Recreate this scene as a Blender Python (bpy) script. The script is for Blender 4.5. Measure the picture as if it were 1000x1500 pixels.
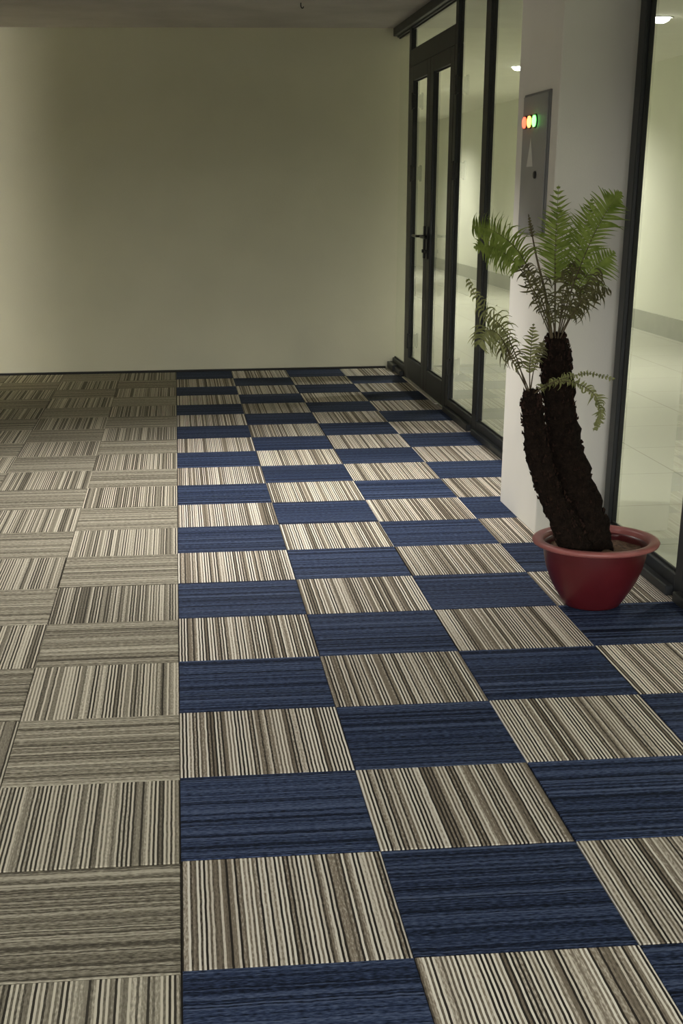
import bpy, bmesh, math, random
from mathutils import Vector, Matrix, noise

random.seed(7)
scene = bpy.context.scene
for o in list(bpy.data.objects):
    bpy.data.objects.remove(o, do_unlink=True)
COL = scene.collection

# ------------------------------------------------------------------ camera
YAW, PITCH, ROLL = 0.0907, 0.3728, -0.0080
CAM = Vector((0.0529, -2.4403, 1.5486))
fw = Vector((math.sin(YAW)*math.cos(PITCH), math.cos(YAW)*math.cos(PITCH), -math.sin(PITCH)))
rt = Vector((math.cos(YAW), -math.sin(YAW), 0))
up = rt.cross(fw)
r2 = rt*math.cos(ROLL) + up*math.sin(ROLL)
u2 = -rt*math.sin(ROLL) + up*math.cos(ROLL)
cam_data = bpy.data.cameras.new('camera')
cam = bpy.data.objects.new('camera', cam_data)
COL.objects.link(cam)
m = Matrix.Identity(4)
for i in range(3):
    m[i][0], m[i][1], m[i][2], m[i][3] = r2[i], u2[i], -fw[i], CAM[i]
cam.matrix_world = m
cam_data.sensor_fit = 'VERTICAL'
cam_data.sensor_height = 36.0
cam_data.lens = 1942.1/1500*36.0
cam_data.shift_x = (500-451.4)/1500
cam_data.shift_y = (1036.2-750)/1500
cam_data.clip_end = 200
scene.camera = cam

# ------------------------------------------------------------------ world + exposure
world = bpy.data.worlds.new('world')
scene.world = world
world.use_nodes = True
bg = world.node_tree.nodes['Background']
# overcast sky above the horizon, dull ground below it; it reaches the room through the windows behind the camera
_nt = world.node_tree
_tc = _nt.nodes.new('ShaderNodeTexCoord')
_sp = _nt.nodes.new('ShaderNodeSeparateXYZ')
_rp = _nt.nodes.new('ShaderNodeValToRGB')
_rp.color_ramp.elements[0].position = 0.49
_rp.color_ramp.elements[0].color = (0.06, 0.06, 0.055, 1)
_rp.color_ramp.elements[1].position = 0.51
_rp.color_ramp.elements[1].color = (1.0, 0.955, 0.92, 1)
_mr = _nt.nodes.new('ShaderNodeMath'); _mr.operation = 'MULTIPLY_ADD'
_mr.inputs[1].default_value = 0.5; _mr.inputs[2].default_value = 0.5
_nt.links.new(_tc.outputs['Generated'], _sp.inputs[0])
_nt.links.new(_sp.outputs[2], _mr.inputs[0])
_nt.links.new(_mr.outputs[0], _rp.inputs[0])
_nt.links.new(_rp.outputs[0], bg.inputs[0])
bg.inputs[1].default_value = 14.0
# portal in the window behind the camera: only guides the sampling of that sky
_pd = bpy.data.lights.new('window_portal', 'AREA')
_pd.shape = 'RECTANGLE'; _pd.size = 4.9; _pd.size_y = 2.3
_pd.cycles.is_portal = True
_po = bpy.data.objects.new('window_portal', _pd)
COL.objects.link(_po)
_po.location = (-0.6, -4.28, 1.15)
_po.rotation_euler = (math.radians(90), 0, 0)
vs = scene.view_settings
vs.view_transform = 'Standard'
vs.look = 'None'
vs.exposure = 0.0
vs.gamma = 1.0
vs.use_curve_mapping = False

# lamp strengths (watts); the lamps themselves are built with their fittings below
ROOM_LAMPS = [  # x, y, watts, cone degrees, label
    (0.40, 4.70, 340, 104, 'round recessed ceiling downlight above the middle of the carpet'),
    (-0.90, 2.20, 110, 125, 'round recessed ceiling downlight left of the potted plant'),
]
HALL_LAMPS = [
    (3.98, 13.85, 330, 'far round ceiling downlight behind glass, left of the white pillar'),
    (4.02, 9.25, 270, 'round ceiling downlight behind the right-hand glass pane'),
    (3.98, 4.65, 190, 'round hallway ceiling downlight level with the white pillar'),
    (3.98, 0.05, 150, 'round hallway ceiling downlight nearest the camera'),
    (3.98, 23.4, 420, 'added unseen downlight by the end wall, brightens the far hallway'),  # added lamp, out of sight, to brighten the far hall
    (3.98, 17.48, 400, 'added downlight hidden behind a door post, brightens the far hallway'),  # also added for brightness, set where a door post hides it
]

# ------------------------------------------------------------------ material helpers
def new_mat(name):
    mt = bpy.data.materials.new(name)
    mt.use_nodes = True
    nt = mt.node_tree
    return mt, nt, nt.nodes['Principled BSDF']

def N(nt, t, **kw):
    n = nt.nodes.new(t)
    for k, v in kw.items():
        setattr(n, k, v)
    return n

def L(nt, a, b):
    nt.links.new(a, b)

def ramp(nt, stops, interp='LINEAR'):
    n = N(nt, 'ShaderNodeValToRGB')
    cr = n.color_ramp
    cr.interpolation = interp
    while len(cr.elements) > 1:
        cr.elements.remove(cr.elements[-1])
    cr.elements[0].position = stops[0][0]
    cr.elements[0].color = tuple(stops[0][1]) + (1,)
    for p, c in stops[1:]:
        e = cr.elements.new(p)
        e.color = tuple(c) + (1,)
    return n

def plain(name, col, rough=0.6, metal=0.0, var=0.12, scale=8.0, bump=0.0, spec=0.5, bscale=60):
    mt, nt, p = new_mat(name)
    tc = N(nt, 'ShaderNodeTexCoord')
    nz = N(nt, 'ShaderNodeTexNoise')
    nz.inputs['Scale'].default_value = scale
    nz.inputs['Detail'].default_value = 4
    L(nt, tc.outputs['Object'], nz.inputs['Vector'])
    lo = tuple(c*(1-var) for c in col)
    hi = tuple(min(1, c*(1+var)) for c in col)
    rp = ramp(nt, [(0.3, lo), (0.7, hi)])
    L(nt, nz.outputs['Fac'], rp.inputs[0])
    L(nt, rp.outputs[0], p.inputs['Base Color'])
    p.inputs['Roughness'].default_value = rough
    p.inputs['Metallic'].default_value = metal
    p.inputs['Specular IOR Level'].default_value = spec
    if bump:
        n2 = N(nt, 'ShaderNodeTexNoise')
        n2.inputs['Scale'].default_value = bscale
        n2.inputs['Detail'].default_value = 5
        L(nt, tc.outputs['Object'], n2.inputs['Vector'])
        b = N(nt, 'ShaderNodeBump')
        b.inputs['Strength'].default_value = bump
        b.inputs['Distance'].default_value = 0.01
        L(nt, n2.outputs['Fac'], b.inputs['Height'])
        L(nt, b.outputs[0], p.inputs['Normal'])
    return mt

def emit(name, col, strength):
    mt, nt, p = new_mat(name)
    p.inputs['Base Color'].default_value = tuple(col) + (1,)
    p.inputs['Emission Color'].default_value = tuple(col) + (1,)
    p.inputs['Emission Strength'].default_value = strength
    p.inputs['Roughness'].default_value = 0.4
    return mt

def carpet(name, axis, stops, freq, fine_freq, fleck=0.25, band=0.5, alt=0.0):
    """loop-pile carpet: yarn lines running along the other axis than `axis`"""
    mt, nt, p = new_mat(name)
    tc = N(nt, 'ShaderNodeTexCoord')
    oi = N(nt, 'ShaderNodeObjectInfo')
    sep = N(nt, 'ShaderNodeSeparateXYZ')
    L(nt, tc.outputs['Object'], sep.inputs[0])
    across = sep.outputs[0] if axis == 'x' else sep.outputs[1]
    along = sep.outputs[1] if axis == 'x' else sep.outputs[0]
    off = N(nt, 'ShaderNodeMath', operation='MULTIPLY_ADD')
    L(nt, oi.outputs['Random'], off.inputs[0])
    off.inputs[1].default_value = 37.0
    L(nt, across, off.inputs[2])
    # slow wobble so the yarn lines are not ruler straight
    wob = N(nt, 'ShaderNodeTexNoise', noise_dimensions='3D')
    wob.inputs['Scale'].default_value = 14
    wob.inputs['Detail'].default_value = 2
    L(nt, tc.outputs['Object'], wob.inputs['Vector'])
    ow = N(nt, 'ShaderNodeMath', operation='MULTIPLY_ADD')
    L(nt, wob.outputs['Fac'], ow.inputs[0])
    ow.inputs[1].default_value = 0.0035 if axis == 'x' else 0.012
    L(nt, off.outputs[0], ow.inputs[2])
    # yarn colour: quantised position -> white noise
    q = N(nt, 'ShaderNodeMath', operation='MULTIPLY')
    L(nt, ow.outputs[0], q.inputs[0]); q.inputs[1].default_value = freq
    fl = N(nt, 'ShaderNodeMath', operation='FLOOR')
    L(nt, q.outputs[0], fl.inputs[0])
    wn = N(nt, 'ShaderNodeTexWhiteNoise', noise_dimensions='1D')
    L(nt, fl.outputs[0], wn.inputs['W'])
    # light and dark yarns tend to alternate
    par = N(nt, 'ShaderNodeMath', operation='FLOORED_MODULO'); par.inputs[1].default_value = 2.0
    L(nt, fl.outputs[0], par.inputs[0])
    pm = N(nt, 'ShaderNodeMix', data_type='FLOAT'); pm.inputs[0].default_value = alt
    L(nt, wn.outputs['Value'], pm.inputs[2]); L(nt, par.outputs[0], pm.inputs[3])
    # broad bands
    bn = N(nt, 'ShaderNodeTexNoise', noise_dimensions='1D')
    bn.inputs['Scale'].default_value = fine_freq
    bn.inputs['Detail'].default_value = 3
    L(nt, ow.outputs[0], bn.inputs['W'])
    mixv = N(nt, 'ShaderNodeMix', data_type='FLOAT')
    mixv.inputs[0].default_value = band
    L(nt, pm.outputs[0], mixv.inputs[2])
    L(nt, bn.outputs['Fac'], mixv.inputs[3])
    # flecks along the yarn
    cmb = N(nt, 'ShaderNodeCombineXYZ')
    a2 = N(nt, 'ShaderNodeMath', operation='MULTIPLY'); a2.inputs[1].default_value = 60
    L(nt, along, a2.inputs[0])
    L(nt, a2.outputs[0], cmb.inputs[0])
    a3 = N(nt, 'ShaderNodeMath', operation='MULTIPLY'); a3.inputs[1].default_value = 260
    L(nt, off.outputs[0], a3.inputs[0])
    L(nt, a3.outputs[0], cmb.inputs[1])
    fn = N(nt, 'ShaderNodeTexNoise')
    fn.inputs['Scale'].default_value = 1.0
    fn.inputs['Detail'].default_value = 3
    L(nt, cmb.outputs[0], fn.inputs['Vector'])
    fadd = N(nt, 'ShaderNodeMath', operation='SUBTRACT'); fadd.inputs[1].default_value = 0.5
    L(nt, fn.outputs['Fac'], fadd.inputs[0])
    fm = N(nt, 'ShaderNodeMath', operation='MULTIPLY_ADD')
    L(nt, fadd.outputs[0], fm.inputs[0]); fm.inputs[1].default_value = fleck
    L(nt, mixv.outputs[0], fm.inputs[2])
    rp = ramp(nt, stops)
    L(nt, fm.outputs[0], rp.inputs[0])
    # every tile from a slightly different batch
    hv = N(nt, 'ShaderNodeHueSaturation')
    vr = N(nt, 'ShaderNodeMath', operation='MULTIPLY_ADD')
    L(nt, oi.outputs['Random'], vr.inputs[0]); vr.inputs[1].default_value = 0.22; vr.inputs[2].default_value = 0.89
    L(nt, vr.outputs[0], hv.inputs['Value'])
    L(nt, rp.outputs[0], hv.inputs['Color'])
    L(nt, hv.outputs[0], p.inputs['Base Color'])
    p.inputs['Roughness'].default_value = 0.75
    p.inputs['Specular IOR Level'].default_value = 0.12
    p.inputs['Sheen Weight'].default_value = 0.0
    p.inputs['Sheen Roughness'].default_value = 0.5
    bp = N(nt, 'ShaderNodeBump')
    bp.inputs['Strength'].default_value = 0.5
    bp.inputs['Distance'].default_value = 0.003
    L(nt, fm.outputs[0], bp.inputs['Height'])
    L(nt, bp.outputs[0], p.inputs['Normal'])
    return mt

STRIPE_STOPS = [(0.0, (0.018, 0.015, 0.013)), (0.30, (0.035, 0.029, 0.024)), (0.40, (0.16, 0.135, 0.105)),
                (0.52, (0.27, 0.23, 0.18)), (0.62, (0.66, 0.61, 0.53)), (0.85, (0.86, 0.82, 0.74))]
TAN_STOPS = [(0.0, (0.028, 0.025, 0.020)), (0.30, (0.058, 0.052, 0.041)), (0.42, (0.185, 0.168, 0.132)),
             (0.55, (0.31, 0.285, 0.228)), (0.68, (0.62, 0.58, 0.485))]
TANH_STOPS = [(0.0, (0.040, 0.035, 0.027)), (0.32, (0.10, 0.090, 0.070)), (0.46, (0.225, 0.205, 0.160)),
              (0.58, (0.33, 0.305, 0.245)), (0.76, (0.54, 0.505, 0.415))]
BLUE_STOPS = [(0.0, (0.002, 0.003, 0.008)), (0.32, (0.006, 0.010, 0.024)), (0.45, (0.018, 0.029, 0.068)),
              (0.58, (0.033, 0.051, 0.112)), (0.76, (0.080, 0.108, 0.190))]
M = {}
M['stripe'] = carpet('carpet_striped', 'x', STRIPE_STOPS, 184, 34, 0.32, 0.14, 0.42)
M['tan_v'] = carpet('carpet_tan_lengthwise', 'x', TAN_STOPS, 180, 28, 0.36, 0.18, 0.38)
M['tan_h'] = carpet('carpet_tan_crosswise', 'y', TANH_STOPS, 180, 28, 1.0, 0.60)
M['blue'] = carpet('carpet_navy', 'y', BLUE_STOPS, 180, 30, 1.15, 0.60)
M['backing'] = plain('carpet_backing', (0.035, 0.032, 0.03), 0.95, var=0.2)
M['wall'] = plain('wall_cream_paint', (0.66, 0.64, 0.505), 0.85, var=0.035, scale=1.6, bump=0.10, bscale=90, spec=0.2)
M['ceiling'] = plain('ceiling_grey_paint', (0.46, 0.43, 0.42), 0.9, var=0.10, scale=2.2, bump=0.15, bscale=25, spec=0.2)
M['hall_wall'] = plain('hall_wall_paint', (0.68, 0.69, 0.575), 0.8, var=0.03, scale=1.5, spec=0.2)
M['hall_ceiling'] = plain('hall_ceiling_paint', (0.66, 0.66, 0.56), 0.9, var=0.04, scale=3, spec=0.2)
M['hall_base'] = plain('hall_skirting_paint', (0.36, 0.37, 0.30), 0.6, var=0.05)
M['white'] = plain('pillar_white_paint', (0.79, 0.77, 0.72), 0.7, var=0.03, scale=2.5, bump=0.06, bscale=120, spec=0.3)
M['frame'] = plain('frame_charcoal_aluminium', (0.015, 0.017, 0.020), 0.45, 0.0, var=0.15, scale=4, spec=0.4)
M['seal'] = plain('black_rubber_seal', (0.008, 0.008, 0.008), 0.7, var=0.1)
M['hardware'] = plain('black_door_hardware', (0.012, 0.012, 0.012), 0.35, 0.3, var=0.1)
M['strip'] = plain('threshold_metal', (0.70, 0.67, 0.62), 0.4, 0.1, var=0.1, scale=20)
M['panel'] = plain('panel_grey_enamel', (0.27, 0.27, 0.275), 0.5, 0.0, var=0.05, scale=5)
M['panel_edge'] = plain('panel_grey_edge', (0.17, 0.17, 0.175), 0.5, 0.0, var=0.05, scale=5)
M['sticker'] = plain('sticker_pale', (0.62, 0.62, 0.60), 0.6, var=0.03)
M['black'] = plain('black_plastic', (0.01, 0.01, 0.01), 0.5, var=0.1)
M['pot_rim'] = plain('pot_rim_lit_plastic', (0.26, 0.085, 0.080), 0.42, var=0.15, scale=14, spec=0.5)  # paler than the pot: light from above painted into the rim colour
M['pot'] = plain('pot_red_plastic', (0.074, 0.007, 0.010), 0.36, var=0.10, scale=9, spec=0.5)
M['soil'] = plain('soil_brown', (0.13, 0.075, 0.045), 0.95, var=0.6, scale=45, bump=1.0, bscale=90)
M['trunk'] = plain('trunk_dark_fibre', (0.011, 0.007, 0.005), 0.95, var=0.5, scale=60, bump=1.0, bscale=140, spec=0.1)
M['fibre'] = plain('trunk_leaf_bases', (0.020, 0.010, 0.007), 0.9, var=0.5, scale=80, spec=0.15)
M['lamp_rim'] = plain('downlight_white_rim', (0.75, 0.75, 0.72), 0.4, var=0.02)
M['lamp_lens'] = emit('downlight_lens_glow', (1.0, 0.96, 0.88), 30)
M['led_red'] = emit('indicator_red', (1.0, 0.10, 0.05), 3.5)
M['led_amber'] = emit('indicator_amber', (1.0, 0.45, 0.06), 7)
M['led_green'] = emit('indicator_green', (0.12, 1.0, 0.12), 6)

def leaf_mat(name, c0, c1, trans=0.3):
    mt, nt, p = new_mat(name)
    tc = N(nt, 'ShaderNodeTexCoord')
    nz = N(nt, 'ShaderNodeTexNoise'); nz.inputs['Scale'].default_value = 30
    L(nt, tc.outputs['Object'], nz.inputs['Vector'])
    rp = ramp(nt, [(0.3, c0), (0.7, c1)])
    L(nt, nz.outputs['Fac'], rp.inputs[0])
    L(nt, rp.outputs[0], p.inputs['Base Color'])
    p.inputs['Roughness'].default_value = 0.5
    p.inputs['Specular IOR Level'].default_value = 0.3
    tr = N(nt, 'ShaderNodeBsdfTranslucent')
    L(nt, rp.outputs[0], tr.inputs['Color'])
    mx = N(nt, 'ShaderNodeMixShader'); mx.inputs[0].default_value = trans
    L(nt, p.outputs[0], mx.inputs[1]); L(nt, tr.outputs[0], mx.inputs[2])
    L(nt, mx.outputs[0], nt.nodes['Material Output'].inputs['Surface'])
    return mt
M['leaf'] = leaf_mat('frond_green', (0.15, 0.215, 0.035), (0.30, 0.38, 0.090), 0.45)
M['leaf_dry'] = leaf_mat('frond_dry_olive', (0.075, 0.072, 0.030), (0.16, 0.15, 0.065), 0.3)
M['leaf_mid'] = leaf_mat('frond_olive', (0.16, 0.175, 0.065), (0.32, 0.33, 0.14), 0.4)
M['stem'] = plain('frond_stem', (0.075, 0.055, 0.028), 0.7, var=0.3, scale=30)

def glass_mat():
    mt, nt, p = new_mat('clear_greenish_glass')
    nt.nodes.remove(p)
    tr = N(nt, 'ShaderNodeBsdfTransparent'); tr.inputs[0].default_value = (0.955, 0.972, 0.95, 1)
    gl = N(nt, 'ShaderNodeBsdfGlossy'); gl.inputs['Roughness'].default_value = 0.0
    gl.inputs['Color'].default_value = (1, 1, 1, 1)
    fr = N(nt, 'ShaderNodeFresnel'); fr.inputs['IOR'].default_value = 1.45
    mx = N(nt, 'ShaderNodeMixShader')
    # the face where light leaves the pane does not reflect a second time
    ge = N(nt, 'ShaderNodeNewGeometry')
    ff = N(nt, 'ShaderNodeMath', operation='SUBTRACT'); ff.inputs[0].default_value = 1.0
    L(nt, ge.outputs['Backfacing'], ff.inputs[1])
    fm = N(nt, 'ShaderNodeMath', operation='MULTIPLY')
    L(nt, fr.outputs[0], fm.inputs[0]); L(nt, ff.outputs[0], fm.inputs[1])
    L(nt, fm.outputs[0], mx.inputs[0]); L(nt, tr.outputs[0], mx.inputs[1]); L(nt, gl.outputs[0], mx.inputs[2])
    L(nt, mx.outputs[0], nt.nodes['Material Output'].inputs['Surface'])
    return mt
M['glass'] = glass_mat()

def hall_floor_mat():
    mt, nt, p = new_mat('hall_floor_tiles')
    tc = N(nt, 'ShaderNodeTexCoord')
    br = N(nt, 'ShaderNodeTexBrick')
    br.offset = 0.0
    br.inputs['Scale'].default_value = 1.0
    br.inputs['Brick Width'].default_value = 0.8
    br.inputs['Row Height'].default_value = 0.8
    br.inputs['Mortar Size'].default_value = 0.004
    br.inputs['Color1'].default_value = (0.55, 0.55, 0.46, 1)
    br.inputs['Color2'].default_value = (0.52, 0.52, 0.44, 1)
    br.inputs['Mortar'].default_value = (0.30, 0.30, 0.24, 1)
    L(nt, tc.outputs['Object'], br.inputs['Vector'])
    L(nt, br.outputs['Color'], p.inputs['Base Color'])
    p.inputs['Roughness'].default_value = 0.22
    return mt
M['hall_floor'] = hall_floor_mat()

# ------------------------------------------------------------------ geometry helpers
def tag(o, label=None, cat=None, group=None, kind=None):
    if label: o['label'] = label
    if cat: o['category'] = cat
    if group: o['group'] = group
    if kind: o['kind'] = kind
    return o

def link(name, me, mat=None, parent=None, loc=(0, 0, 0)):
    o = bpy.data.objects.new(name, me)
    COL.objects.link(o)
    if mat is not None and me is not None and len(me.materials) == 0:
        me.materials.append(mat)
    if parent is not None:
        o.parent = parent
    o.location = loc
    return o

def empty(name, loc):
    o = bpy.data.objects.new(name, None)
    o.empty_display_size = 0.1
    COL.objects.link(o)
    o.location = loc
    return o

def mesh_from_bm(name, bm, smooth=False):
    me = bpy.data.meshes.new(name)
    bmesh.ops.recalc_face_normals(bm, faces=bm.faces[:])
    bm.to_mesh(me); bm.free()
    if smooth:
        for p in me.polygons: p.use_smooth = True
    return me

def box_bm(size, bevel=0.0, seg=1):
    bm = bmesh.new()
    bmesh.ops.create_cube(bm, size=1.0)
    for v in bm.verts:
        v.co = Vector((v.co.x*size[0], v.co.y*size[1], v.co.z*size[2]))
    if bevel:
        bmesh.ops.bevel(bm, geom=bm.edges[:], offset=bevel, segments=seg, profile=0.6, affect='EDGES')
    return bm

def ext(name, x0, x1, y0, y1, z0, z1, mat, parent=None, bevel=0.0):
    """box between world extents, origin at its centre (relative to an unrotated parent chain)"""
    size = (x1-x0, y1-y0, z1-z0)
    me = mesh_from_bm(name, box_bm(size, bevel))
    c = Vector(((x0+x1)/2, (y0+y1)/2, (z0+z1)/2))
    p = parent
    while p is not None:
        c = c - p.location
        p = p.parent
    return link(name, me, mat, parent, c)

def lathe(profile, seg=48):
    bm = bmesh.new()
    rings = []
    for r, z in profile:
        if r < 1e-6:
            rings.append([bm.verts.new((0, 0, z))])
        else:
            rings.append([bm.verts.new((r*math.cos(2*math.pi*i/seg), r*math.sin(2*math.pi*i/seg), z)) for i in range(seg)])
    for a, b in zip(rings, rings[1:]):
        for i in range(seg):
            j = (i+1) % seg
            if len(a) == 1 and len(b) == 1: continue
            if len(a) == 1: bm.faces.new((a[0], b[i], b[j]))
            elif len(b) == 1: bm.faces.new((a[i], b[0], a[j]))
            else: bm.faces.new((a[i], b[i], b[j], a[j]))
    return bm

def catmull(pts, n):
    P = [Vector(p) for p in pts]
    P = [P[0]*2-P[1]] + P + [P[-1]*2-P[-2]]
    out = []
    segs = len(P)-3
    for k in range(n+1):
        t = k/n*segs
        i = min(int(t), segs-1); t -= i
        a, b, c, d = P[i:i+4]
        out.append(0.5*((2*b) + (c-a)*t + (2*a-5*b+4*c-d)*t*t + (3*b-a-3*c+d)*t**3))
    return out

def tube(bm, pts, radii, seg=8, cap=True):
    rings = []
    ref = Vector((0.31, 0.9, 0.2)).normalized()
    for i, p in enumerate(pts):
        t = (pts[min(i+1, len(pts)-1)] - pts[max(i-1, 0)]).normalized()
        a = t.cross(ref).normalized(); b = t.cross(a)
        rings.append([bm.verts.new(p + (a*math.cos(2*math.pi*k/seg) + b*math.sin(2*math.pi*k/seg))*radii[i]) for k in range(seg)])
    for A, B in zip(rings, rings[1:]):
        for k in range(seg):
            bm.faces.new((A[k], A[(k+1) % seg], B[(k+1) % seg], B[k]))
    if cap:
        bm.faces.new(rings[0][::-1]); bm.faces.new(rings[-1])
    return rings

# ------------------------------------------------------------------ the setting
H = 2.82
WALL_Y = 10.07
LEFT_X = -3.2
BACK_Y = -4.2
HALL_X = 5.38
FAR_Y = 27.0
GX = 2.0        # room face of the glazing frames

floor = ext('floor', LEFT_X, 1.995, BACK_Y, WALL_Y, -0.12, -0.007, M['backing'])
tag(floor, 'carpet tile floor, tan weave left and navy and striped checkerboard right', kind='structure')
fc = floor.location

# carpet tiles, each its own piece
def tile_mesh(name, mat, w=0.4975):
    bm = box_bm((w, w, 0.007))
    top = [e for e in bm.edges if all(v.co.z > 0 for v in e.verts)]
    bmesh.ops.bevel(bm, geom=top, offset=0.002, segments=1, affect='EDGES')
    me = mesh_from_bm(name, bm)
    me.materials.append(mat)
    return me
TM = {k: tile_mesh('carpet_tile_'+k, M[k]) for k in ('stripe', 'blue', 'tan_v', 'tan_h')}
EDGE = {k: tile_mesh('carpet_tile_edge_'+k, M[k]) for k in ('stripe', 'blue')}
for k, me in EDGE.items():
    for v in me.vertices:
        if v.co.y > 0: v.co.y -= 0.43
for j in range(-3, 21):
    for i in range(-5, 4):
        even = (i + j) % 2 == 0
        kind = ('stripe' if even else 'blue') if i >= 0 else ('tan_v' if even else 'tan_h')
        y = 0.5*j + 0.25
        me = TM[kind]
        if j == 20:
            continue
        o = link('carpet_tile', me, None, floor)
        dx = random.uniform(-0.0008, 0.0008)
        dy = random.uniform(-0.0008, 0.0008) + (-0.012 if i < 0 else 0.0)
        o.location = Vector((0.5*i + 0.25 + dx, y + dy, -0.0035 + random.uniform(-0.0004, 0.0004))) - fc
        o.rotation_euler.z = random.uniform(-0.0015, 0.0015)

tag(ext('wall_far', LEFT_X-0.15, 2.14, WALL_Y, WALL_Y+0.15, -0.12, H, M['wall']), 'plain cream wall at the far end of the carpet', kind='structure')
tag(ext('baseboard_far', LEFT_X, 1.93, WALL_Y-0.055, WALL_Y, -0.007, 0.012, M['seal']), 'thin dark edge strip along the foot of the cream wall', kind='structure')
def slab(name, boxes, mat, label):
    bm = bmesh.new()
    for (x0, x1, y0, y1, z0, z1) in boxes:
        r = bmesh.ops.create_cube(bm, size=1.0)
        for v in r['verts']:
            v.co = Vector(((x0+x1)/2 + v.co.x*(x1-x0), (y0+y1)/2 + v.co.y*(y1-y0), (z0+z1)/2 + v.co.z*(z1-z0)))
    return tag(link(name, mesh_from_bm(name, bm), mat), label, kind='structure')
LX0 = LEFT_X-0.15
GAP_Y, GAP_Z = 9.46, 2.7      # narrow doorway added out of view to shape the far wall's pale strip
slab('wall_left', [(LX0, LEFT_X, BACK_Y, GAP_Y, -0.12, H), (LX0, LEFT_X, GAP_Y, WALL_Y, GAP_Z, H)], M['wall'], 'cream wall left of the picture')
WT = 2.0
slab('wall_back', [(LX0, -3.05, BACK_Y-0.15, BACK_Y, -0.12, H), (1.85, HALL_X+0.15, BACK_Y-0.15, BACK_Y, -0.12, H),
                   (-3.05, 1.85, BACK_Y-0.15, BACK_Y, WT, H), (-3.05, 1.85, BACK_Y-0.15, BACK_Y, -0.12, 0.0)], M['wall'], 'cream wall with wide windows behind the camera')
# unseen side room added to hold the lamp behind the doorway
slab('wall_added_side_room', [(-9.0, LX0, 7.2, 7.3, -0.12, H), (-9.0, LX0, WALL_Y, WALL_Y+0.15, -0.12, H), (-9.1, -9.0, 7.2, WALL_Y+0.15, -0.12, H),
                        (-9.0, LX0, 7.3, WALL_Y, -0.12, -0.007), (-9.0, LX0, 7.3, WALL_Y, H, H+0.1)], M['wall'], 'added side room that holds the lamp for the far wall strip')
tag(ext('ceiling', LEFT_X-0.15, 2.06, BACK_Y-0.15, WALL_Y, H, H+0.15, M['ceiling']), 'dull grey painted ceiling above the cream wall', kind='structure')
# hallway behind the glass
hf = tag(ext('floor_hall', 1.995, HALL_X, BACK_Y, FAR_Y, -0.12, -0.004, M['hall_floor']), 'pale polished tile floor of the hallway behind the glass', kind='structure')
tag(ext('ceiling_hall', 2.06, HALL_X+0.15, BACK_Y-0.15, FAR_Y, H, H+0.15, M['hall_ceiling']), 'pale hallway ceiling behind the glass', kind='structure')
tag(ext('wall_right', HALL_X, HALL_X+0.15, BACK_Y, FAR_Y, -0.12, H, M['hall_wall']), 'pale green hallway wall behind the glass', kind='structure')
tag(ext('baseboard_right', HALL_X-0.015, HALL_X, BACK_Y, FAR_Y, -0.004, 0.21, M['hall_base']), 'grey skirting band at the foot of the hallway wall', kind='structure')
tag(ext('wall_hall_end', 1.85, HALL_X+0.15, FAR_Y, FAR_Y+0.15, -0.12, H, M['hall_wall']), 'end wall of the hallway', kind='structure')
tag(ext('wall_hall_side', 2.0, 2.14, WALL_Y+0.15, FAR_Y, -0.12, H, M['hall_wall']), 'hallway side wall beyond the cream wall', kind='structure')

# ------------------------------------------------------------------ glazing
F0, F1 = GX, GX+0.042           # frame depth
G0, G1 = GX+0.026, GX+0.034    # pane
RB = 0.088                     # top of the bottom rail
RT = 2.745                     # underside of the top rail

def pane(y0, y1, z0, z1, parent, far_gasket=True):
    g = ext('pane', G0, G1, y0, y1, z0, z1, M['glass'], parent)
    # black gasket round the pane, four strips
    for (a, b, c, d) in ((y0, y1, z0, z0+0.010), (y0, y1, z1-0.010, z1), (y0, y0+0.008, z0, z1), (y1-0.008, y1, z0, z1))[:4 if far_gasket else 3]:
        ext('gasket', G0-0.008, G0, a, b, c, d, M['seal'], g)
    return g

def window(n, y0, y1, post_near, post_far, label, z0=0.0, z1=H, rb=RB, rt=RT):
    """glazed bay between y0 (near) and y1 (far); posts are widths of the posts at each end (0: none)"""
    w = empty('window_%d' % n, (GX+0.035, (y0+y1)/2, z0))
    tag(w, label, kind='structure')
    a, b = y0+post_near, y1-post_far
    if post_near: ext('post', F0, F1, y0, a, z0, z1, M['frame'], w, 0.003)
    if post_far: ext('post', F0, F1, b, y1, z0, z1, M['frame'], w, 0.003)
    if rb > z0:
        ext('bottom_rail', F0, F1, a, b, z0, rb, M['frame'], w, 0.003)
        if z0 < 0.01:
            ext('sill', F0-0.035, F0, a, b, z0, z0+0.042, M['frame'], w, 0.004)
    if rt < z1:
        ext('top_rail', F0, F1, a, b, rt, z1, M['frame'], w, 0.003)
    pane(a, b, rb, rt, w, n != 1)
    return w

# bays from far to near
window(1, 9.42, WALL_Y, 0.0, 0.0, 'narrow glass strip between the cream wall and the double door')
window(2, 7.41, 9.42, 0.09, 0.09, 'narrow transom window above the double door', z0=2.46, rb=2.585)
window(3, 6.54, 7.41, 0.0, 0.0, 'tall narrow glass pane between the double door and a mullion')
window(4, 4.372, 6.54, 0.0, 0.14, 'tall glass pane running behind the white pillar')
window(5, 2.58, 3.56, 0.0, 0.08, 'tall glass pane right of the white pillar, behind the plant')
window(6, -1.2, 2.58, 0.08, 0.08, 'tall glass pane at the right edge of the picture')
window(7, BACK_Y, -1.2, 0.0, 0.0, 'glass pane beside the camera')
w8 = empty('window_8', (-0.6, BACK_Y-0.08, 0.0))
tag(w8, 'wide window wall behind the camera', kind='structure')
for k in range(5):
    xx = -3.05 + 4.85*k/4
    ext('mullion', xx, xx+0.05, BACK_Y-0.12, BACK_Y-0.05, 0.0, WT, M['frame'], w8)
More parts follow.
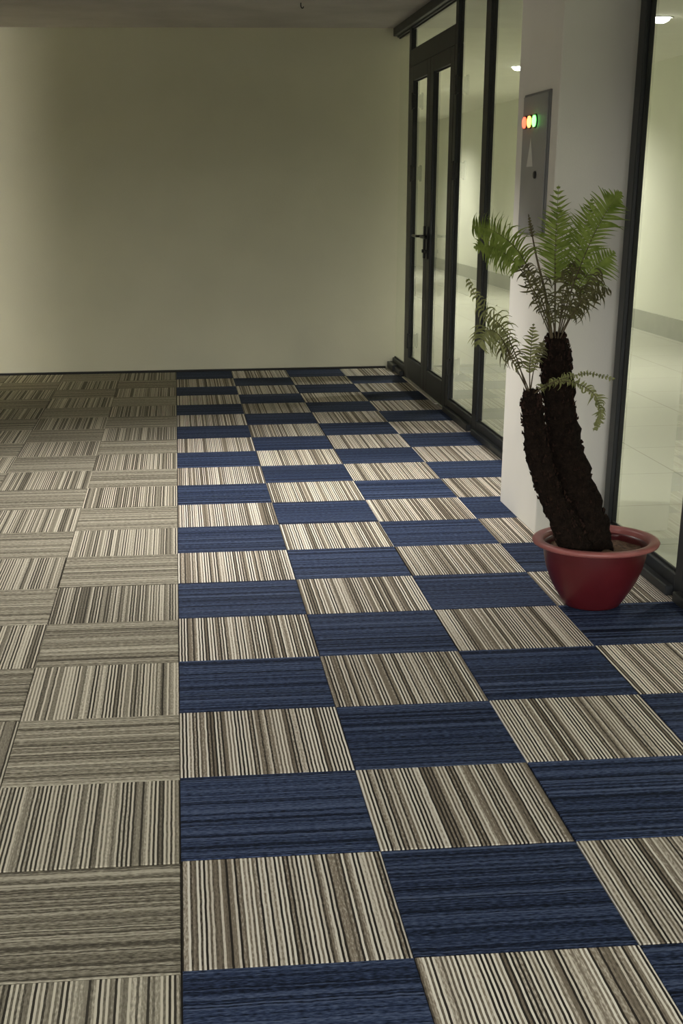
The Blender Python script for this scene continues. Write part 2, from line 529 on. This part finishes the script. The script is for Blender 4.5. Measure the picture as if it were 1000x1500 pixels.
for k in range(4):
    xx = -3.0 + 4.85*k/4
    ext('pane', xx, xx+4.85/4-0.05, BACK_Y-0.09, BACK_Y-0.082, 0.0, WT, M['glass'], w8)
# rail that caps the glazing under the ceiling and laps onto the wall
tag(ext('trim_1', GX-0.035, GX, 4.375, WALL_Y, RT+0.01, H, M['frame'], None, 0.004), 'dark rail along the ceiling above the glass doors', kind='structure')
tag(ext('trim_2', GX-0.05, GX+0.0, 9.74, WALL_Y-0.0, 0.0, 0.055, M['frame'], None, 0.004), 'short dark kerb at the corner of the cream wall and glass', kind='structure')
tag(ext('trim_3', 1.972, 1.998, 7.76, 9.33, 0.0, 0.008, M['strip'], None, 0.002), 'pale metal threshold strip in front of the double door', kind='structure')

def door(n, y0, y1, hinge_near, label):
    d = empty('door_%d' % n, (GX+0.035, (y0+y1)/2, 0.0))
    tag(d, label, kind='structure')
    s = 0.135
    zt, zb, zg0, zg1 = 2.455, 0.012, 0.188, 2.352
    X0, X1 = GX-0.002, GX+0.040
    ext('stile', X0, X1, y0, y0+s, zb, zt, M['frame'], d, 0.003)
    ext('stile', X0, X1, y1-s, y1, zb, zt, M['frame'], d, 0.003)
    ext('bottom_rail', X0, X1, y0+s, y1-s, zb, zg0, M['frame'], d, 0.003)
    ext('top_rail', X0, X1, y0+s, y1-s, zg1, zt, M['frame'], d, 0.003)
    pane(y0+s, y1-s, zg0, zg1, d)
    yh = y0-0.095 if hinge_near else y1-s
    for z in (0.33, 1.66, 2.20):
        hb = ext('hinge', GX-0.016, GX+0.012, yh-0.055, yh+0.012, z-0.05, z+0.05, M['hardware'], d, 0.004)
        bm = bmesh.new()
        tube(bm, [Vector((0, 0, -0.062)), Vector((0, 0, -0.058)), Vector((0, 0, 0.058)), Vector((0, 0, 0.062))], [0.007, 0.010, 0.010, 0.007], 10)
        pn = link('hinge_pin', mesh_from_bm('hinge_pin', bm), M['hardware'], hb)
        pn.location = (-0.012, -0.026, 0)
    ym = (y1 - s/2) if hinge_near else (y0 + s/2)
    sg = -1 if hinge_near else 1      # the lever points to the hinge side
    hd = ext('handle', X0-0.012, X0, ym-0.022, ym+0.022, 1.03, 1.27, M['hardware'], d, 0.003)
    bm = bmesh.new()
    pts = [Vector((0, 0, 0)), Vector((-0.035, 0, 0)), Vector((-0.048, sg*0.012, 0)), Vector((-0.052, sg*0.04, 0)), Vector((-0.052, sg*(0.27 if hinge_near else 0.21), 0.0))]
    tube(bm, catmull(pts, 14), [0.010]*15, 10)
    lv = link('lever', mesh_from_bm('lever', bm, True), M['hardware'], hd)
    lv.location = Vector((X0-0.011, ym, 1.195)) - d.location - hd.location
    bm = bmesh.new()
    tube(bm, [Vector((0, 0, 0)), Vector((-0.012, 0, 0))], [0.014, 0.013], 12)
    kc = link('lock_cylinder', mesh_from_bm('lock_cylinder', bm), M['hardware'], hd)
    kc.location = Vector((X0-0.011, ym, 1.085)) - d.location - hd.location
    return d
door(1, 8.425, 9.328, False, 'far leaf of the dark framed glass double door')
door(2, 7.502, 8.419, True, 'near leaf of the dark framed glass double door')
# jambs of the double door
tag(ext('trim_4', F0, F1, 9.332, 9.42, 0.0, 2.459, M['frame'], None, 0.003), 'far dark jamb of the double door', kind='structure')
tag(ext('trim_5', F0, F1, 7.41, 7.498, 0.0, 2.459, M['frame'], None, 0.003), 'near dark jamb of the double door', kind='structure')

# ------------------------------------------------------------------ white pillar
PX, PY0, PY1 = 1.70, 3.64, 4.37
pl = tag(ext('white_pillar', PX, 2.044, PY0, PY1, 0.0, H, M['white'], None, 0.004), 'white square pillar standing against the glass behind the plant', 'pillar', kind='structure')
pl.name = 'wall_pillar'

# control cabinet on the pillar
tag(ext('trim_6', F0+0.028, F1, 3.562, 3.638, 0.0, H, M['frame']), 'dark filler strip between the white pillar and its mullion', kind='structure')
cab = empty('control_panel', (PX, 3.985, 1.34))
tag(cab, 'grey wall cabinet with three indicator lamps on the white pillar', 'control panel')
ext('case', PX-0.010, PX, 3.755, 4.205, 1.34, 1.945, M['panel_edge'], cab, 0.002)
dr = ext('cabinet_door', PX-0.016, PX-0.010, 3.765, 4.195, 1.35, 1.935, M['panel'], cab, 0.002)
def disc(name, r, d, mat, parent, at, seg=20):
    bm = bmesh.new()
    tube(bm, [Vector((0, 0, 0)), Vector((-d*0.7, 0, 0)), Vector((-d, 0, 0))], [r, r, r*0.75], seg)
    o = link(name, mesh_from_bm(name, bm), mat, parent)
    c = Vector(at); p = parent
    while p is not None:
        c -= p.location; p = p.parent
    o.location = c
    return o
FX = PX-0.0158
for yy, mk, lab in ((4.135, 'led_red', 'red lamp'), (4.045, 'led_amber', 'amber lamp'), (3.955, 'led_green', 'green lamp')):
    bz = disc('indicator_lamp', 0.030, 0.006, M['black'], cab, (FX, yy, 1.826))
    bz['label'] = lab
    disc('lens', 0.024, 0.010, M[mk], bz, (FX-0.005, yy, 1.826))
bm = bmesh.new()
tri = [(-0.0006, 0.055, -0.045), (-0.0006, -0.055, -0.045), (-0.0006, 0.0, 0.055)]
vs_ = [bm.verts.new(t) for t in tri] + [bm.verts.new((0.0004, t[1], t[2])) for t in tri]
bm.faces.new(vs_[:3]); bm.faces.new(vs_[3:][::-1])
for a in range(3):
    b = (a+1) % 3
    bm.faces.new((vs_[a], vs_[b], vs_[b+3], vs_[a+3]))
st = link('warning_sticker', mesh_from_bm('warning_sticker', bm), M['sticker'], cab)
st.location = Vector((FX-0.0006, 4.03, 1.69)) - cab.location
st.scale = (1, 1.0, 1.2)
st['label'] = 'pale triangular sticker'
lk = disc('lock', 0.016, 0.010, M['black'], cab, (FX, 3.915, 1.60))

# ------------------------------------------------------------------ downlights
def downlight(name, x, y, watts, cone, label, group, blend=0.85):
    e = empty(name, (x, y, H))
    tag(e, label, 'downlight', group)
    rim = link('rim', mesh_from_bm('rim', lathe([(0.078, 0.0), (0.078, -0.006), (0.095, -0.008), (0.102, 0.0)], 32), True), M['lamp_rim'], e)
    lens = link('lens', mesh_from_bm('lens', lathe([(0.0, -0.045), (0.03, -0.043), (0.055, -0.033), (0.072, -0.018), (0.078, -0.003)], 32), True), M['lamp_lens'], e)  # lens bulges downward to stand in for the lamp's glare
    ld = bpy.data.lights.new('downlight_lamp', 'SPOT')
    ld.energy = watts
    ld.spot_size = math.radians(cone)
    ld.spot_blend = blend
    ld.shadow_soft_size = 0.06
    ld.color = (1.0, 0.955, 0.88)
    lo = bpy.data.objects.new('downlight_lamp', ld)
    COL.objects.link(lo)
    lo.parent = e
    lo.location = (0, 0, -0.12)
    return e
for x, y, w, cone, lab in ROOM_LAMPS:
    downlight('ceiling_downlight', x, y, w, cone, lab, 'downlights over the carpet')
e_ = downlight('ceiling_downlight', -7.6, 8.25, 1300, 170, 'added unseen lamp in the side room, lights the strip on the far wall', 'added lamp in the side room')  # added unseen lamp that throws the pale strip on the far wall
for c_ in e_.children:
    if c_.type == 'LIGHT':
        c_.data.type = 'POINT'
        c_.data.shadow_soft_size = 0.2
        c_.location.z = -0.7
for x, y, w, lab in HALL_LAMPS:
    downlight('hall_downlight', x, y, w, (132 if 5 < y < 12 else 150), lab, 'downlights in the hallway', 1.0)

# small hook left in the ceiling
hk = bmesh.new()
tube(hk, catmull([(0, 0, 0), (0, 0, -0.02), (0.006, 0, -0.034), (0.016, 0, -0.034), (0.02, 0, -0.024)], 16), [0.004]*17, 8)
hook = link('ceiling_hook', mesh_from_bm('ceiling_hook', hk, True), M['black'], None, (1.03, 8.45, H))
tag(hook, 'tiny black hook hanging from the grey ceiling', 'hook')

# ------------------------------------------------------------------ potted tree fern
PC = Vector((1.64, 2.515, 0.0))
fern = empty('potted_tree_fern', PC)
tag(fern, 'two-trunked tree fern in a round dark red pot in front of the white pillar', 'potted plant')

prof = [(0.0, 0.004), (0.094, 0.004), (0.100, 0.0), (0.108, 0.001), (0.114, 0.008), (0.131, 0.035), (0.152, 0.070), (0.172, 0.110), (0.188, 0.155), (0.198, 0.200), (0.203, 0.236),
        (0.204, 0.244), (0.200, 0.244), (0.196, 0.225), (0.190, 0.195), (0.0, 0.193)]
pot = link('pot', mesh_from_bm('pot', lathe(prof, 64), True), M['pot'], fern)
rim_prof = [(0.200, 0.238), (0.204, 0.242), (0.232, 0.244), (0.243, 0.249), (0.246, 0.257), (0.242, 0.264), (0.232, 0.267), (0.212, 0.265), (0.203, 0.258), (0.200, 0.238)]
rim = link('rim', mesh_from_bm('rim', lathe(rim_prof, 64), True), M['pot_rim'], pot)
rim['label'] = 'rolled rim painted paler and pinkish, as lit from above'
# soil
bm = bmesh.new()
rings = []
for a in range(9):
    r = 0.194*a/8
    if a == 0:
        rings.append([bm.verts.new((0, 0, 0.235))])
    else:
        rings.append([bm.verts.new((r*math.cos(2*math.pi*k/40), r*math.sin(2*math.pi*k/40), 0.225 - 0.008*(a/8) + 0.02*noise.noise((r*22*math.cos(k/40*6.28), r*22*math.sin(k/40*6.28), 3.1)))) for k in range(40)])
for A, B in zip(rings, rings[1:]):
    for k in range(40):
        j = (k+1) % 40
        if len(A) == 1: bm.faces.new((A[0], B[k], B[j]))
        else: bm.faces.new((A[k], B[k], B[j], A[j]))
link('soil', mesh_from_bm('soil', bm, True), M['soil'], fern)

def trunk(pts, radii, seed, n_stub):
    P = catmull(pts, 60)
    R = [v.x for v in catmull([(r, 0, 0) for r in radii], 60)]
    bm = bmesh.new()
    seg = 28
    rg = []
    for i, p in enumerate(P):
        t = (P[min(i+1, 60)] - P[max(i-1, 0)]).normalized()
        a = t.cross(Vector((0, 1, 0))).normalized(); b = t.cross(a)
        ring = []
        for k in range(seg):
            an = 2*math.pi*k/seg
            d = a*math.cos(an) + b*math.sin(an)
            q = p + d*R[i]
            rr = R[i]*(0.93 + 0.22*noise.noise(q*32 + Vector((seed, 0, 0))) + 0.12*noise.noise(q*85 + Vector((0, seed, 0))))
            ring.append(bm.verts.new(p + d*rr - PC))
        rg.append(ring)
    for A, B in zip(rg, rg[1:]):
        for k in range(seg):
            bm.faces.new((A[k], A[(k+1) % seg], B[(k+1) % seg], B[k]))
    bm.faces.new(rg[0][::-1]); bm.faces.new(rg[-1])
    tk = link('trunk', mesh_from_bm('trunk', bm, True), M['trunk'], fern)
    # broken-off leaf bases that shag the trunk
    bm = bmesh.new()
    rnd = random.Random(seed)
    for s in range(n_stub):
        f = rnd.uniform(0.12, 0.985)
        i = int(f*60)
        p = P[i]; t = (P[min(i+1, 60)] - P[max(i-1, 0)]).normalized()
        a = t.cross(Vector((0, 1, 0))).normalized(); b = t.cross(a)
        an = rnd.uniform(0, 6.283)
        d = a*math.cos(an) + b*math.sin(an)
        side = t.cross(d)
        o = p + d*R[i]*0.86
        ln = rnd.uniform(0.010, 0.022); w = rnd.uniform(0.004, 0.008)
        tip = o + t*ln + d*rnd.uniform(0.003, 0.010)
        v = [bm.verts.new(o + side*w - PC), bm.verts.new(o - side*w - PC), bm.verts.new(o + d*w*1.6 + t*0.004 - PC), bm.verts.new(tip - PC)]
        bm.faces.new((v[0], v[1], v[2])); bm.faces.new((v[0], v[3], v[1])); bm.faces.new((v[1], v[3], v[2])); bm.faces.new((v[2], v[3], v[0]))
    lb = link('leaf_bases', mesh_from_bm('leaf_bases', bm), M['fibre'], tk)
    lb['kind'] = 'stuff'
    return tk
tk1 = trunk([(1.62, 2.53, 0.205), (1.605, 2.53, 0.29), (1.568, 2.53, 0.395), (1.528, 2.53, 0.503), (1.493, 2.53, 0.635), (1.470, 2.53, 0.764), (1.447, 2.53, 0.891), (1.443, 2.53, 0.965), (1.440, 2.53, 1.005), (1.438, 2.53, 1.045)],
            [0.098, 0.097, 0.089, 0.083, 0.070, 0.063, 0.062, 0.056, 0.046, 0.026], 5, 460)
tk1['label'] = 'taller dark shaggy trunk'
tk2 = trunk([(1.55, 2.45, 0.205), (1.515, 2.44, 0.30), (1.453, 2.44, 0.418), (1.399, 2.44, 0.524), (1.362, 2.44, 0.654), (1.341, 2.44, 0.768), (1.333, 2.44, 0.818), (1.329, 2.44, 0.855)],
            [0.066, 0.062, 0.052, 0.047, 0.046, 0.043, 0.036, 0.018], 11, 300)
tk2['label'] = 'shorter dark shaggy trunk'

def frond(pts, mat, lmax, start=0.25, pairs=26, droop=0.2, curl=0.0, width=0.0055, r0=0.0027, normal=None, seed=0, prof=None, sweep=0.45, jitter=0.15, wild=0.2):
    """arching stalk with pinnae in two rows; pinnae are strips of quads that droop and curl"""
    rnd = random.Random(seed)
    n = 60
    P = catmull(pts, n)
    bm = bmesh.new()
    tube(bm, [p - PC for p in P], [r0*(1-0.8*i/n) for i in range(n+1)], 6)
    st = link('frond', mesh_from_bm('frond', bm, True), M['stem'], fern)
    if pairs == 0: return st
    bm = bmesh.new()
    for k in range(pairs):
        f = start + (1-start)*(k+0.5)/pairs
        i = min(int(f*n), n-1)
        p = P[i] + (P[i+1]-P[i])*(f*n-i)
        t = (P[i+1] - P[max(i-1, 0)]).normalized()
        nv = Vector(normal) if normal else Vector((-0.15, -1.0, 0.35))
        s = t.cross(nv).normalized(); nv = s.cross(t).normalized()
        u = (f-start)/(1-start)
        ln0 = lmax*(prof(u) if prof else math.sin(math.pi*min(1, (0.16+0.84*u)))**0.75 * (1.0 if u < 0.6 else 1.0-0.25*(u-0.6)/0.4))
        for sd in (-1, 1):
            ln = ln0*rnd.uniform(1-jitter, 1+jitter)
            d = (s*sd + t*(sweep+rnd.uniform(-0.6, 0.6)*wild) + nv*rnd.uniform(-0.9, 1.1)*wild).normalized()
            side = d.cross(nv).normalized()
            prev = None
            nseg = 5
            cu = curl*rnd.uniform(0.3, 1.4)
            q = p.copy(); dd = d.copy()
            ax = (side + nv*rnd.uniform(-0.8, 0.8)).normalized()
            for m_ in range(nseg+1):
                v = m_/nseg
                w = width*(0.55+0.45*math.sin(math.pi*min(1, v+0.25)))*(1-v**2.5) + 0.0004
                side2 = dd.cross(nv)
                side2 = side2.normalized() if side2.length > 1e-4 else side
                A = bm.verts.new(q + side2*w - PC); B = bm.verts.new(q - side2*w + nv*0.0015 - PC)
                if prev: bm.faces.new((prev[0], prev[1], B, A))
                prev = (A, B)
                q = q + dd*ln/nseg
                dd = (dd + Vector((0, 0, -droop*0.35))).normalized()
                if cu:
                    dd = (Matrix.Rotation(cu*0.5, 3, ax) @ dd).normalized()
    lf = link('leaflets', mesh_from_bm('leaflets', bm), mat, st)
    lf['kind'] = 'stuff'
    return st

LF, LD, LM = M['leaf'], M['leaf_dry'], M['leaf_mid']
# green upper blades
frond([(1.434, 2.53, 1.03), (1.415, 2.5, 1.187), (1.399, 2.47, 1.353), (1.385, 2.42, 1.555)], LF, 0.085, 0.42, 19, 0.1, 0.15, 0.0046, seed=1, sweep=0.62, wild=0.2)
lprof = lambda u: (0.55+0.45*math.sin(math.pi*min(1, u*0.75+0.2)))*(1-0.3*u)
frond([(1.423, 2.52, 1.03), (1.353, 2.48, 1.189), (1.256, 2.42, 1.333), (1.153, 2.36, 1.405), (1.059, 2.3, 1.430)], LF, 0.090, 0.42, 34, 0.6, 0.35, 0.0045, seed=2, normal=(-0.1, -1.0, 0.25), sweep=0.35, prof=lprof, wild=0.35)
frond([(1.425, 2.54, 1.03), (1.36, 2.55, 1.18), (1.275, 2.54, 1.29), (1.19, 2.52, 1.345), (1.11, 2.50, 1.35)], LF, 0.080, 0.45, 26, 0.7, 0.35, 0.0045, seed=22, normal=(-0.1, -1.0, 0.3), sweep=0.3, wild=0.35)
frond([(1.446, 2.53, 1.03), (1.473, 2.5, 1.186), (1.512, 2.44, 1.352), (1.55, 2.38, 1.467), (1.583, 2.33, 1.530)], LF, 0.095, 0.38, 25, 0.15, 0.2, 0.0047, seed=3, sweep=0.62, wild=0.25)
frond([(1.452, 2.56, 1.03), (1.489, 2.62, 1.177), (1.553, 2.7, 1.342), (1.614, 2.78, 1.505)], LF, 0.10, 0.38, 24, 0.15, 0.2, 0.0050, seed=4, sweep=0.62, wild=0.25)
frond([(1.457, 2.55, 1.03), (1.505, 2.58, 1.156), (1.570, 2.6, 1.258), (1.665, 2.62, 1.324)], LF, 0.095, 0.42, 19, 0.2, 0.2, 0.0046, seed=5, sweep=0.35, wild=0.25)
frond([(1.440, 2.55, 1.03), (1.445, 2.60, 1.187), (1.455, 2.66, 1.34), (1.480, 2.74, 1.48)], LF, 0.10, 0.4, 20, 0.15, 0.2, 0.0048, seed=6, sweep=0.55, wild=0.25)
# dry curled lower fronds
dryp = lambda u: 0.5 + 0.5*math.sin(math.pi*u)
dk = dict(prof=dryp, wild=0.9, sweep=0.3, jitter=0.4)
frond([(1.428, 2.50, 1.03), (1.396, 2.46, 1.12), (1.345, 2.41, 1.21), (1.27, 2.37, 1.29)], LD, 0.072, 0.22, 24, 0.8, 1.0, 0.0034, seed=7, **dk)
frond([(1.434, 2.49, 1.03), (1.425, 2.44, 1.12), (1.415, 2.39, 1.21), (1.41, 2.36, 1.28)], LD, 0.066, 0.25, 18, 0.8, 1.0, 0.0034, seed=8, **dk)
frond([(1.442, 2.49, 1.03), (1.470, 2.44, 1.12), (1.505, 2.39, 1.20), (1.535, 2.34, 1.27)], LD, 0.070, 0.25, 24, 0.8, 1.0, 0.0034, seed=9, **dk)
frond([(1.448, 2.53, 1.03), (1.490, 2.52, 1.11), (1.545, 2.50, 1.17), (1.610, 2.47, 1.20)], LD, 0.070, 0.28, 22, 0.9, 1.1, 0.0034, seed=10, **dk)
frond([(1.424, 2.55, 1.03), (1.385, 2.58, 1.12), (1.345, 2.62, 1.22), (1.315, 2.66, 1.30)], LD, 0.060, 0.30, 20, 0.8, 1.0, 0.0034, seed=11, **dk)
frond([(1.445, 2.54, 1.03), (1.468, 2.56, 1.13), (1.500, 2.59, 1.23), (1.525, 2.62, 1.30)], LD, 0.060, 0.30, 18, 0.8, 1.0, 0.0034, seed=21, **dk)
# bare brown stalk
frond([(1.413, 2.5, 1.03), (1.371, 2.47, 1.19), (1.323, 2.45, 1.331), (1.285, 2.43, 1.46)], LD, 0.014, 0.80, 8, 0.1, 0.8, 0.004, r0=0.007, seed=12)
# fronds of the shorter trunk
frond([(1.318, 2.44, 0.84), (1.256, 2.4, 0.983), (1.189, 2.35, 1.086), (1.112, 2.3, 1.149), (1.041, 2.28, 1.257)], LM, 0.070, 0.30, 28, 1.1, 0.5, 0.0036, seed=13, prof=lambda u: (0.5+0.6*math.sin(math.pi*u))*(1-0.65*u), wild=0.6, jitter=0.35)
frond([(1.329, 2.45, 0.84), (1.326, 2.46, 0.951), (1.337, 2.48, 1.085)], LM, 0.052, 0.32, 16, 0.25, 0.5, 0.0036, seed=14, wild=0.4)
frond([(1.333, 2.46, 0.84), (1.350, 2.49, 0.920), (1.372, 2.50, 0.98), (1.384, 2.50, 1.02)], LD, 0.040, 0.35, 12, 0.6, 1.0, 0.0034, seed=24, wild=0.7)
frond([(1.321, 2.43, 0.84), (1.235, 2.36, 0.970), (1.172, 2.3, 1.06), (1.120, 2.26, 1.085), (1.085, 2.24, 1.04)], LM, 0.075, 0.35, 24, 1.2, 0.6, 0.0036, seed=15, prof=dryp, wild=0.6, jitter=0.35)
frond([(1.325, 2.43, 0.84), (1.275, 2.39, 0.93), (1.225, 2.36, 1.00), (1.185, 2.34, 1.02)], LD, 0.060, 0.35, 16, 1.1, 0.7, 0.0034, seed=18, prof=dryp, wild=0.7, jitter=0.4)
# arching pair in front of the taller trunk
frond([(1.335, 2.42, 0.84), (1.375, 2.36, 0.880), (1.436, 2.3, 0.898), (1.509, 2.26, 0.862), (1.540, 2.25, 0.793), (1.522, 2.24, 0.734)], LM, 0.034, 0.12, 40, 0.5, 1.0, 0.0036, seed=16, prof=dryp, wild=0.7, jitter=0.4)
frond([(1.335, 2.42, 0.84), (1.366, 2.36, 0.880), (1.417, 2.28, 0.915), (1.486, 2.25, 0.932), (1.57, 2.22, 0.914)], LM, 0.028, 0.12, 28, 0.5, 1.1, 0.0034, seed=17, prof=lambda u: 1.0-0.6*u, wild=0.7, jitter=0.4)
